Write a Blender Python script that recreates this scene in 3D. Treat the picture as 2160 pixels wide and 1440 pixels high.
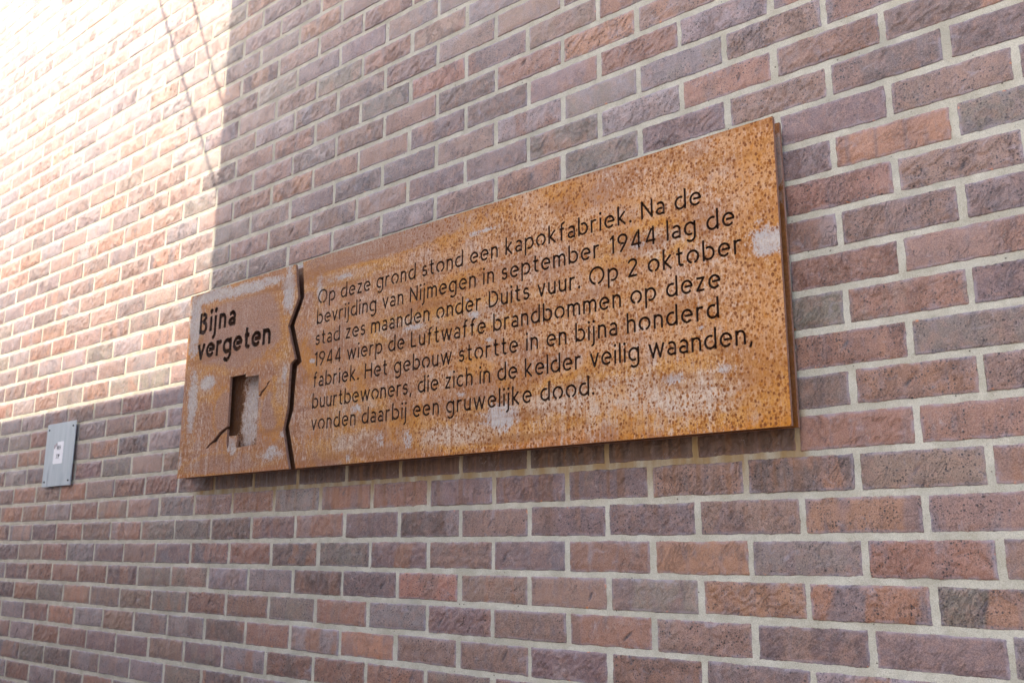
import bpy, math, random
import numpy as np
from mathutils import Matrix, Vector
from mathutils.geometry import delaunay_2d_cdt

# ------------------------------------------------------------------ clear
for o in list(bpy.data.objects):
    bpy.data.objects.remove(o)
S = bpy.context.scene
COL = S.collection
GZ = 1.75            # height of brick course zero above the ground

# ------------------------------------------------------------------ camera
cam = bpy.data.cameras.new("camera")
camo = bpy.data.objects.new("camera", cam)
COL.objects.link(camo)
Rm = [[0.7599450737961206, 0.6499849580039093, 0.001743324887938727],
      [-0.13837421414801676, 0.16440288443061973, -0.9766392724285723],
      [-0.635087444114531, 0.7419509727465479, 0.21487831991274503]]
CAMP = Vector((0.85588727, -1.70729698, -0.13670443 + GZ))
ax, ay, az = Vector(Rm[0]), -Vector(Rm[1]), -Vector(Rm[2])
camo.matrix_world = Matrix(((ax.x, ay.x, az.x, CAMP.x), (ax.y, ay.y, az.y, CAMP.y),
                            (ax.z, ay.z, az.z, CAMP.z), (0, 0, 0, 1)))
cam.sensor_width = 36.0
cam.lens = 32.979
cam.clip_end = 500
cam.clip_start = 0.02
cam.dof.use_dof = True
cam.dof.focus_distance = 2.05
cam.dof.aperture_fstop = 8.0
S.camera = camo

# ------------------------------------------------------------------ light
SUN = Vector((-.42, -.70, .58)).normalized()
EL = math.asin(SUN.z)
world = bpy.data.worlds.new("World")
S.world = world
world.use_nodes = True
wn = world.node_tree
wn.nodes.clear()
wo = wn.nodes.new("ShaderNodeOutputWorld")
wb = wn.nodes.new("ShaderNodeBackground")
sky = wn.nodes.new("ShaderNodeTexSky")
sky.sky_type = 'NISHITA'
sky.sun_disc = False
sky.sun_elevation = EL
sky.sun_rotation = math.atan2(SUN.x, SUN.y)
sky.air_density = 1.0
sky.dust_density = 3.0
hs = wn.nodes.new("ShaderNodeHueSaturation")
hs.inputs['Saturation'].default_value = 1.0
wn.links.new(sky.outputs[0], hs.inputs['Color'])
wn.links.new(hs.outputs[0], wb.inputs[0])
wb.inputs[1].default_value = 0.15
wn.links.new(wb.outputs[0], wo.inputs[0])

sl = bpy.data.lights.new("sun", 'SUN')
sl.energy = 2.0   # low for a sun: it only grazes this wall
sl.angle = math.radians(0.32)
sl.color = (1.0, 0.89, 0.72)
so = bpy.data.objects.new("sun", sl)
COL.objects.link(so)
so.rotation_euler = SUN.to_track_quat('Z', 'Y').to_euler()
so.location = (-8, -8, 12)

S.view_settings.view_transform = 'Standard'
S.view_settings.look = 'None'
S.view_settings.gamma = 1.0
S.view_settings.exposure = 1.92
S.render.engine = 'CYCLES'

# ------------------------------------------------------------------ helpers
def tag(o, label=None, cat=None, group=None, kind=None):
    if label: o["label"] = label
    if cat: o["category"] = cat
    if group: o["group"] = group
    if kind: o["kind"] = kind
    return o

def empty(name, loc):
    o = bpy.data.objects.new(name, None)
    o.location = loc
    o.empty_display_size = .1
    COL.objects.link(o)
    return o

def mesh_obj(name, verts, faces, mats, parent=None, loc=(0, 0, 0), smooth=False):
    me = bpy.data.meshes.new(name)
    me.from_pydata([tuple(v) for v in verts], [], faces)
    me.validate()
    for m in (mats if isinstance(mats, (list, tuple)) else [mats]):
        me.materials.append(m)
    if smooth:
        me.shade_smooth()
    o = bpy.data.objects.new(name, me)
    COL.objects.link(o)
    o.location = loc
    if parent: o.parent = parent
    return o

class NT:
    """tiny node builder"""
    def __init__(s, name):
        s.m = bpy.data.materials.new(name)
        s.m.use_nodes = True
        s.t = s.m.node_tree
        s.t.nodes.clear()
        s.out = s.t.nodes.new("ShaderNodeOutputMaterial")
        s.b = s.t.nodes.new("ShaderNodeBsdfPrincipled")
        s.t.links.new(s.b.outputs[0], s.out.inputs[0])
    def n(s, typ, **k):
        nd = s.t.nodes.new(typ)
        for a, v in k.items(): setattr(nd, a, v)
        return nd
    def put(s, sock, v):
        if isinstance(v, bpy.types.NodeSocket): s.t.links.new(v, sock)
        else: sock.default_value = v
    def math(s, op, a, b=0.0, c=None, clamp=False):
        nd = s.n("ShaderNodeMath", operation=op, use_clamp=clamp)
        s.put(nd.inputs[0], a); s.put(nd.inputs[1], b)
        if c is not None: s.put(nd.inputs[2], c)
        return nd.outputs[0]
    def vmath(s, op, a, b):
        nd = s.n("ShaderNodeVectorMath", operation=op)
        s.put(nd.inputs[0], a); s.put(nd.inputs[1], b)
        return nd.outputs[0]
    def ss(s, v, a, b, lo=0.0, hi=1.0):
        nd = s.n("ShaderNodeMapRange", interpolation_type='SMOOTHSTEP')
        s.put(nd.inputs[0], v)
        nd.inputs[1].default_value = a; nd.inputs[2].default_value = b
        nd.inputs[3].default_value = lo; nd.inputs[4].default_value = hi
        return nd.outputs[0]
    def noise(s, vec, scale, detail=3, rough=.55, dist=0.0):
        nd = s.n("ShaderNodeTexNoise")
        s.put(nd.inputs['Vector'], vec)
        nd.inputs['Scale'].default_value = scale
        nd.inputs['Detail'].default_value = detail
        nd.inputs['Roughness'].default_value = rough
        nd.inputs['Distortion'].default_value = dist
        return nd.outputs['Fac']
    def voro(s, vec, scale, feature='F1', rnd=1.0):
        nd = s.n("ShaderNodeTexVoronoi", feature=feature)
        s.put(nd.inputs['Vector'], vec)
        nd.inputs['Scale'].default_value = scale
        nd.inputs['Randomness'].default_value = rnd
        return nd
    def mix(s, f, a, b, blend='MIX'):
        nd = s.n("ShaderNodeMix", data_type='RGBA', blend_type=blend)
        s.put(nd.inputs[0], f)
        for i, v in ((6, a), (7, b)):
            s.put(nd.inputs[i], (*v, 1) if isinstance(v, tuple) and len(v) == 3 else v)
        return nd.outputs[2]
    def attr(s, name):
        return s.n("ShaderNodeAttribute", attribute_name=name)
    def objco(s):
        return s.n("ShaderNodeTexCoord").outputs['Object']
    def scale(s, v, sx, sy, sz):
        return s.vmath('MULTIPLY', v, (sx, sy, sz))
    def sep(s, v):
        nd = s.n("ShaderNodeSeparateXYZ"); s.put(nd.inputs[0], v); return nd.outputs
    def bump(s, h, strength, dist, prev=None):
        nd = s.n("ShaderNodeBump")
        s.put(nd.inputs['Height'], h)
        nd.inputs['Strength'].default_value = strength
        nd.inputs['Distance'].default_value = dist
        if prev is not None: s.t.links.new(prev, nd.inputs['Normal'])
        return nd.outputs[0]
    def set(s, **k):
        for a, v in k.items():
            s.put(s.b.inputs[a.replace('_', ' ')], (*v, 1) if isinstance(v, tuple) and len(v) == 3 else v)

# ------------------------------------------------------------------ numpy noise
def _h(ix, iy, seed):
    h = (ix.astype(np.int64) * 374761393 + iy.astype(np.int64) * 668265263 + np.asarray(seed, np.int64) * 2147483647) & 0xffffffff
    h = ((h ^ (h >> 13)) * 1274126177) & 0xffffffff
    h = ((h ^ (h >> 16)) * 2246822519) & 0xffffffff
    return (h ^ (h >> 15)) & 0xffff
def perlin(x, y, seed=0):
    ix = np.floor(x); iy = np.floor(y); fx = x - ix; fy = y - iy
    u = fx ** 3 * (fx * (fx * 6 - 15) + 10); v = fy ** 3 * (fy * (fy * 6 - 15) + 10)
    def g(dx, dy):
        a = _h(ix + dx, iy + dy, seed) * (2 * math.pi / 65536)
        return np.cos(a) * (fx - dx) + np.sin(a) * (fy - dy)
    a = g(0, 0); b = g(1, 0); c = g(0, 1); d = g(1, 1)
    return (a + (b - a) * u) * (1 - v) + (c + (d - c) * u) * v      # about -.7 .. .7
def sstep(x, a, b):
    t = np.clip((x - a) / (b - a), 0, 1); return t * t * (3 - 2 * t)

# ------------------------------------------------------------------ brick wall
PW, PH = 0.2210, 0.0770         # brick pitch and course height
BW, BH = 0.2096, 0.0652         # brick face

def brick_material():
    k = NT("brick")
    col = k.attr("bcol").outputs['Color']
    par = k.sep(k.attr("bpar").outputs['Vector'])      # edge distance (m), seed, speckle amount
    edge, seed, spk = par[0], par[1], par[2]
    co = k.objco()
    cs = k.n("ShaderNodeCombineXYZ"); k.put(cs.inputs[1], k.math('MULTIPLY', seed, 40.0))
    p = k.vmath('ADD', co, cs.outputs[0])
    # mottling
    n1 = k.noise(p, 45, 4, .6, .6)
    c = k.mix(k.ss(n1, .42, .72), col, k.mix(.40, col, (.46, .24, .16)))
    n1b = k.noise(k.scale(p, 1.0, 1, .35), 60, 3, .6, .3)
    c = k.mix(k.math('MULTIPLY', k.ss(n1b, .50, .72), .40), c, (.20, .165, .19))
    # fine sandy grain
    g = k.noise(p, 520, 3, .7)
    c = k.mix(k.math('MULTIPLY', k.ss(g, .42, .66), .34), c, (.50, .34, .27))
    c = k.mix(k.math('MULTIPLY', k.ss(g, .56, .36), .45), c, (.07, .04, .035))
    # iron spots of several sizes
    warp = k.noise(p, 24, 2)
    for sc, r0, am in ((190, .42, .92), (105, .22, .95), (380, .50, .70)):
        v = k.voro(p, sc)
        rr = k.math('MULTIPLY', k.math('POWER', k.sep(v.outputs['Color'])[0], 1.8), r0)
        dot = k.math('MULTIPLY', k.ss(k.math('SUBTRACT', v.outputs['Distance'], rr), .05, -.05), am)
        gate = k.math('MULTIPLY', k.ss(spk, .0, .60), k.ss(warp, .34, .52))
        c = k.mix(k.math('MULTIPLY', dot, gate), c, (.022, .014, .018))
    chip = k.math('MULTIPLY', k.ss(edge, .006, .003), k.ss(k.noise(p, 55, 2, .5), .70, .74))
    c = k.mix(chip, c, (.60, .20, .06))
    # pale salt bloom round the rim
    rim = k.math('MULTIPLY', k.ss(edge, .0085, .0015), k.ss(k.noise(p, 38, 3, .6), .36, .62))
    c = k.mix(k.math('MULTIPLY', rim, .50), c, (.36, .32, .37))
    bl = k.math('MULTIPLY', k.ss(k.noise(k.scale(p, 1, 1, 1.4), 20, 4, .65, 1.2), .58, .74), .38)
    c = k.mix(bl, c, (.40, .36, .40))
    # rust washed down from the plaque, its shadow painted into the same dark stain
    s = k.sep(co)
    inx = k.math('MULTIPLY', k.ss(s[0], -2.02, -1.90), k.ss(s[0], .13, .10))
    inz = k.math('MULTIPLY', k.ss(s[2], .020 + GZ, .060 + GZ), k.ss(s[2], .14 + GZ, .10 + GZ))
    st = k.noise(k.scale(co, 60, 1, 5), 1, 3, .6)
    stain_shade = k.math('MULTIPLY', k.math('MULTIPLY', inx, inz), k.ss(st, .30, .60, .55, .97))
    c = k.mix(stain_shade, c, (.085, .034, .010))
    drip = k.math('MULTIPLY', k.math('MULTIPLY', inx, k.math('MULTIPLY', k.ss(s[2], -.16 + GZ, .05 + GZ), k.ss(s[2], .14 + GZ, .10 + GZ))), k.ss(k.noise(k.scale(co, 42, 1, 2.2), 1, 3, .6), .49, .62))
    c = k.mix(k.math('MULTIPLY', drip, .55), c, (.22, .085, .020))
    # relief: folds of the hand thrown clay plus grit
    rot = k.n("ShaderNodeMapping"); k.put(rot.inputs['Vector'], p); rot.inputs['Rotation'].default_value = (0, .95, 0)
    f1 = k.noise(k.scale(rot.outputs[0], 1.0, 1, 2.4), 30, 4, .55, 1.6)
    ridge = k.math('ABSOLUTE', k.math('SUBTRACT', f1, .5))
    ridge = k.math('POWER', k.ss(ridge, .0, .07), .8)
    crater = k.voro(p, 150)
    fm = k.ss(k.noise(p, 16, 2, .5), .46, .60)
    # cracks and drag lines left by the mould, dark with soot, some rubbed pale
    f2 = k.noise(k.scale(rot.outputs[0], 1.0, 1, 3.0), 24, 3, .5, 2.2)
    cr = k.math('MULTIPLY', k.ss(k.math('ABSOLUTE', k.math('SUBTRACT', f2, .5)), .016, .003), k.ss(k.noise(p, 21, 2, .5), .50, .60))
    f3 = k.noise(k.scale(rot.outputs[0], 1.0, 1, 2.2), 33, 3, .5, 1.8)
    pl = k.math('MULTIPLY', k.ss(k.math('ABSOLUTE', k.math('SUBTRACT', f3, .47)), .014, .002), k.ss(k.noise(p, 27, 2, .5), .52, .62))
    c = k.mix(k.math('MULTIPLY', cr, .62), c, (.045, .030, .030))
    c = k.mix(k.math('MULTIPLY', pl, .55), c, (.52, .42, .38))
    hgt0 = k.math('SUBTRACT', k.math('MULTIPLY', pl, .5), k.math('MULTIPLY', cr, .9))
    hgt = k.math('ADD', k.math('MULTIPLY_ADD', k.math('MULTIPLY', ridge, fm), .60, hgt0), k.math('MULTIPLY', k.noise(k.scale(p, 1, 1, 1.5), 120, 4, .65, .4), .42))
    hgt = k.math('MULTIPLY', hgt, k.math('MULTIPLY_ADD', k.math('POWER', k.math('FRACT', k.math('MULTIPLY', seed, 7.31)), 1.6), .95, .18))
    nb = k.bump(hgt, 1.0, .0034)
    nb = k.bump(k.noise(p, 620, 4, .8), 1.0, .0011, nb)
    k.set(Base_Color=c, Normal=nb, Roughness=k.math('ADD', .34, k.math('MULTIPLY', g, .24)), Specular_IOR_Level=.70)
    return k.m

def mortar_material():
    k = NT("mortar")
    co = k.objco()
    g = k.noise(co, 620, 3, .8)
    n = k.noise(co, 14, 5, .65)
    c = k.mix(k.ss(n, .36, .64), (.47, .43, .33), (.61, .57, .465))
    c = k.mix(k.math('MULTIPLY', k.ss(g, .54, .34), .55), c, (.20, .18, .15))
    c = k.mix(k.math('MULTIPLY', k.ss(g, .55, .72), .5), c, (.80, .78, .72))
    v = k.voro(co, 240)
    hole = k.math('MULTIPLY', k.ss(v.outputs['Distance'], .17, .08), k.ss(k.noise(co, 60, 2), .52, .6))
    c = k.mix(hole, c, (.10, .085, .07))
    v2 = k.voro(co, 70)
    gap = k.math('MULTIPLY', k.ss(v2.outputs['Distance'], .16, .07), k.ss(k.sep(v2.outputs['Color'])[0], .80, .84))
    c = k.mix(gap, c, (.09, .075, .06))
    c = k.mix(k.math('MULTIPLY', k.ss(k.noise(co, 5, 4, .65), .52, .66), .45), c, (.37, .35, .29))
    s = k.sep(co)
    inx = k.math('MULTIPLY', k.ss(s[0], -2.04, -1.95), k.ss(s[0], .14, .11))
    inz = k.math('MULTIPLY', k.ss(s[2], -.06 + GZ, .05 + GZ), k.ss(s[2], .16 + GZ, .10 + GZ))
    st = k.noise(k.scale(co, 30, 1, 4), 1, 3, .6)
    c = k.mix(k.math('MULTIPLY', k.math('MULTIPLY', inx, inz), k.ss(st, .3, .65, .35, .95)), c, (.34, .21, .085))
    nb = k.bump(k.noise(co, 420, 4, .75), .9, .0016)
    nb = k.bump(k.noise(co, 70, 3), .5, .003, nb)
    k.set(Base_Color=c, Normal=nb, Roughness=.85, Specular_IOR_Level=.3)
    return k.m

M_BRICK = brick_material()
M_MORTAR = mortar_material()

# kinds of fired colour
TONES = {
    'r': (.300, .135, .085),    # red brown
    'o': (.370, .165, .085),    # orange
    'm': (.275, .160, .118),    # mauve brown
    'p': (.185, .112, .110),    # dark purple
    'd': (.140, .085, .070),    # dark
    'g': (.225, .175, .135),    # grey olive
    'l': (.290, .225, .225),    # lavender grey
    'b': (.165, .145, .170),    # blue grey flash
}
FIX = {(10, 1): 'd', (11, 1.5): 'd', (9, .5): 'p', (8, 0): 'p', (8, 1): 'o', (9, 1.5): 'm', (8, 2): 'g', (7, .5): 'r', (7, 1.5): 'm',
       (6, 0): 'r', (6, 1): 'm', (6, 2): 'p', (5, .5): 'r', (5, 1.5): 'm', (4, 0): 'g', (4, 1): 'r', (4, 2): 'p', (3, .5): 'r', (3, 1.5): 'g',
       (2, 0): 'd', (2, 1): 'o', (2, 2): 'm', (1, .5): 'r', (1, 1.5): 'r', (0, 0): 'd', (0, 1): 'm', (-1, -.5): 'm', (-1, .5): 'o', (-1, 1.5): 'm',
       (-2, -1): 'o', (-2, 0): 'g', (-2, 1): 'r', (-3, -.5): 'o', (-3, .5): 'o', (-3, 1.5): 'g', (-4, -1): 'm', (-4, 0): 'p', (-4, 1): 'p',
       (12, 0): 'm', (12, 1): 'r', (11, .5): 'r', (10, 0): 'm', (0, -1): 'm', (0, -2): 'p', (-1, -1.5): 'p', (-2, -2): 'r', (-2, -3): 'p', (-2, -4): 'm',
       (-3, -1.5): 'g', (-3, -2.5): 'm', (-3, -3.5): 'm', (-4, -2): 'r', (-4, -3): 'm', (-5, -2.5): 'p', (-5, -1.5): 'r', (-5, -.5): 'p'}

def build_wall():
    rng = np.random.default_rng(11)
    i0, i1, r0, r1 = -34, 15, -22, 52
    Rn = np.array(Rm); Cn = np.array([CAMP.x, CAMP.y, CAMP.z - GZ])
    groups = {0: [], 1: [], 2: []}
    for r in range(r0, r1):
        off = 0.0 if r % 2 == 0 else .5
        for i in range(i0, i1):
            ii = i + off
            cx, cz = (ii + .5) * PW, r * PH
            q = Rn @ (np.array([cx, 0, cz]) - Cn)
            res = 0
            if q[2] > .2:
                x, y = q[0] / q[2] * 1978.7, q[1] / q[2] * 1978.7
                if abs(x) < 1080 + 330 and abs(y) < 720 + 240:
                    res = 2 if PW * 1978.7 / q[2] > 190 else 1
            groups[res].append((r, ii, cx, cz))
    keys = 'rompdgl'
    probs = np.array([.19, .08, .24, .17, .06, .08, .18])
    V, Fq, CO, PA = [], [], [], []
    base = 0
    for res, lst in groups.items():
        nu, nv = ((5, 3), (30, 10), (64, 20))[res]
        def axis(half, n):
            e = [0., .0008, .0022, .0045] if res else [0., .003]
            inner = np.linspace(-half + .008, half - .008, n)
            lo = [-half] + [-half + t for t in e]          # first = skirt
            a = np.array(lo + list(inner) + [-t for t in lo[::-1]])
            return a
        U = axis(BW / 2, nu); W = axis(BH / 2, nv)
        nU, nW, N = len(U), len(W), len(lst)
        if N == 0: continue
        cx = np.array([l[2] for l in lst])[:, None, None]; cz = np.array([l[3] for l in lst])[:, None, None]
        seed = np.arange(N)[:, None, None] * 7 + res * 100003
        u = np.broadcast_to(U[None, None, :], (N, nW, nU)).copy(); w = np.broadcast_to(W[None, :, None], (N, nW, nU)).copy()
        tu = BW / 2 - np.abs(u); tw = BH / 2 - np.abs(w); t = np.minimum(tu, tw)
        skirt = np.zeros((nW, nU), bool); skirt[[0, -1], :] = True; skirt[:, [0, -1]] = True
        # rounded corners in plan and rounded arris in depth
        rr = .0026
        du = np.maximum(rr - tu, 0); dw = np.maximum(rr - tw, 0); dd = np.minimum(np.hypot(du, dw), rr * .999)
        y = rr - np.sqrt(rr * rr - dd * dd)
        y = y * .9
        wgt = sstep(t, .0, .012)
        if res:
            # folds of a hand thrown brick
            sd = seed
            ph = rng.uniform(0, 100, (N, 1, 1))
            a = rng.uniform(.5, 1.3, (N, 1, 1)); ca, sa = np.cos(a), np.sin(a)
            x1 = (u * ca + w * sa); x2 = (-u * sa + w * ca)
            wx = perlin(u * 40 + ph, w * 40, sd + 1) * .010
            f = perlin((x1 + wx) * 32 + ph, (x2 + wx) * 78, sd + 2) + .35 * perlin((x1 + wx) * 70 + ph, (x2 + wx) * 150, sd + 6)
            fold = 1 - np.abs(f) * 2.6
            fold = np.maximum(fold, 0) ** 3
            step = sstep(f, -.05, .06)
            low = perlin(u * 17 + ph, w * 20, sd + 3)
            fine = perlin(u * 110 + ph, w * 110, sd + 4)
            str_ = rng.uniform(.15, 1.0, (N, 1, 1)) ** 1.5
            d = (step * .0019 - fold * .0013) * str_ + low * .0018 + fine * .0008 * str_
            # vertical tool drags
            vd = perlin(u * 75 + ph, w * 9, sd + 5)
            d = d + np.maximum(vd - .18, 0) * .0060 * rng.uniform(0, 1, (N, 1, 1)) ** 2
            # finger dents: dark, leaning, present on some bricks
            has = rng.random((N, 1, 1)) < .30
            ex = rng.uniform(-.07, .07, (N, 1, 1)); ez = rng.uniform(-.012, .012, (N, 1, 1)); an = rng.uniform(.7, 1.25, (N, 1, 1))
            la = rng.uniform(.010, .020, (N, 1, 1)); lb = rng.uniform(.0030, .0050, (N, 1, 1))
            q1 = ((u - ex) * np.cos(an) + (w - ez) * np.sin(an)) / la; q2 = (-(u - ex) * np.sin(an) + (w - ez) * np.cos(an)) / lb
            dent = np.where(has, np.maximum(1 - q1 * q1 - q2 * q2, 0), 0)
            d = d - dent ** .6 * .0030
            y = y - .0012 * sstep(t, .0, .018) - d * (.12 + .88 * wgt)
        else:
            dent = 0 * u; ph = rng.uniform(0, 100, (N, 1, 1)); sd = seed
        # wavering outline
        jx = perlin(w * 45 + ph, u * 0 + ph, sd + 8) * .0022 + perlin(w * 170 + ph, u * 0, sd + 12) * .0013
        jz = perlin(u * 32 + ph, w * 0 + ph, sd + 9) * .0026 + perlin(u * 170 + ph, w * 0, sd + 13) * .0016
        nearx = sstep(tu, .012, 0); nearz = sstep(tw, .012, 0)
        sx = 1 - rng.uniform(-.006, .014, (N, 1, 1)); sz = 1 - rng.uniform(-.012, .030, (N, 1, 1))
        X = cx + u * sx + jx * nearx + rng.normal(0, .0009, (N, 1, 1))
        Z = cz + w * sz + jz * nearz + rng.normal(0, .0006, (N, 1, 1)) + u * rng.normal(0, .004, (N, 1, 1))
        Y = y + np.clip(rng.normal(0, .0005, (N, 1, 1)), -.001, .0006) + u * rng.normal(0, .003, (N, 1, 1))
        Y = np.where(t > .0010, np.minimum(Y, .0009), Y)
        Y[:, skirt] = .016
        # colour
        tone = np.array([TONES[FIX[(l[0], l[1])]] if (l[0], l[1]) in FIX else TONES[keys[rng.choice(7, p=probs)]] for l in lst])
        tone = tone * rng.lognormal(0, .14, (N, 1)) * (1 + rng.normal(0, .03, (N, 3)))
        t2 = np.array([TONES[(keys + 'b')[rng.choice(8, p=[.15, .2, .12, .13, .05, .08, .07, .2])]] for l in lst])
        c = np.broadcast_to(tone[:, None, None, :], (N, nW, nU, 3)).copy()
        band = sstep(perlin(u * 13 + ph, w * 4, sd + 20) + .25 * perlin(u * 60 + ph, w * 25, sd + 21), .02, .22)[..., None]
        c = c + (t2[:, None, None, :] - c) * band * rng.uniform(.15, .9, (N, 1, 1, 1))
        drag = sstep(perlin(u * 55 + ph, w * 7, sd + 22), .22, .42)[..., None] * rng.uniform(0, .8, (N, 1, 1, 1))
        c = c + (np.array(TONES['p']) * .8 - c) * drag * (rng.random((N, 1, 1, 1)) < .5)
        c = c + (np.array((.055, .055, .075)) - c) * np.clip(dent * 1.6, 0, 1)[..., None] * .9
        V.append(np.stack([X, Y, Z + GZ], -1).reshape(-1, 3))
        CO.append(np.concatenate([c, np.ones((N, nW, nU, 1))], -1).reshape(-1, 4))
        spk = np.broadcast_to(rng.beta(1.2, 1.2, (N, 1, 1)), u.shape)
        sdv = np.broadcast_to(rng.random((N, 1, 1)), u.shape)
        PA.append(np.stack([np.maximum(t, 0), sdv, spk], -1).reshape(-1, 3))
        idx = np.arange(nW * nU).reshape(nW, nU)
        q = np.stack([idx[:-1, :-1], idx[:-1, 1:], idx[1:, 1:], idx[1:, :-1]], -1).reshape(-1, 4)
        Fq.append((base + np.arange(N)[:, None, None] * (nW * nU) + q[None]).reshape(-1, 4))
        base += N * nW * nU
    nb = sum(len(f) for f in Fq)
    # mortar sheet just behind the brick faces, closed to a slab at the back
    mx0, mx1 = i0 * PW, i1 * PW; mz0, mz1 = (r0 - .5) * PH, (r1 - .5) * PH
    ym, yb = .0013, .30
    mv = np.array([[mx0, ym, mz0], [mx1, ym, mz0], [mx1, ym, mz1], [mx0, ym, mz1], [mx0, yb, mz0], [mx1, yb, mz0], [mx1, yb, mz1], [mx0, yb, mz1]])
    mv[:, 2] += GZ
    V.append(mv); CO.append(np.ones((8, 4))); PA.append(np.zeros((8, 3)))
    Fq.append(base + np.array([[0, 1, 2, 3], [5, 4, 7, 6], [4, 0, 3, 7], [1, 5, 6, 2], [3, 2, 6, 7], [4, 5, 1, 0]]))
    V = np.concatenate(V); F = np.concatenate(Fq); CO = np.concatenate(CO); PA = np.concatenate(PA)
    me = bpy.data.meshes.new("brick_wall")
    me.vertices.add(len(V)); me.vertices.foreach_set("co", V.ravel().astype(np.float32))
    me.loops.add(F.size); me.loops.foreach_set("vertex_index", F.ravel().astype(np.int32))
    me.polygons.add(len(F)); me.polygons.foreach_set("loop_start", (np.arange(len(F)) * 4).astype(np.int32))
    me.polygons.foreach_set("loop_total", np.full(len(F), 4, np.int32))
    mi = np.zeros(len(F), np.int32); mi[nb:] = 1
    me.polygons.foreach_set("material_index", mi)
    sm = np.ones(len(F), bool); sm[nb:] = False
    me.polygons.foreach_set("use_smooth", sm)
    me.materials.append(M_BRICK); me.materials.append(M_MORTAR)
    a = me.attributes.new("bcol", 'FLOAT_COLOR', 'POINT'); a.data.foreach_set("color", np.clip(CO, .01, 1).ravel().astype(np.float32))
    a = me.attributes.new("bpar", 'FLOAT_VECTOR', 'POINT'); a.data.foreach_set("vector", PA.ravel().astype(np.float32))
    me.update(calc_edges=True); me.validate()
    o = bpy.data.objects.new("brick_wall", me)
    COL.objects.link(o)
    return tag(o, "brown and purple brick wall with pale mortar joints, carrying the rusty plaque", "wall")
wall = build_wall()

# ------------------------------------------------------------------ stroke lettering
def arc(cx, cy, rx, ry, a0, a1, n=None):
    n = n or max(6, int(abs(a1 - a0) / 9))
    return [(cx + rx * math.cos(math.radians(a0 + (a1 - a0) * i / n)), cy + ry * math.sin(math.radians(a0 + (a1 - a0) * i / n))) for i in range(n + 1)]

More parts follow.
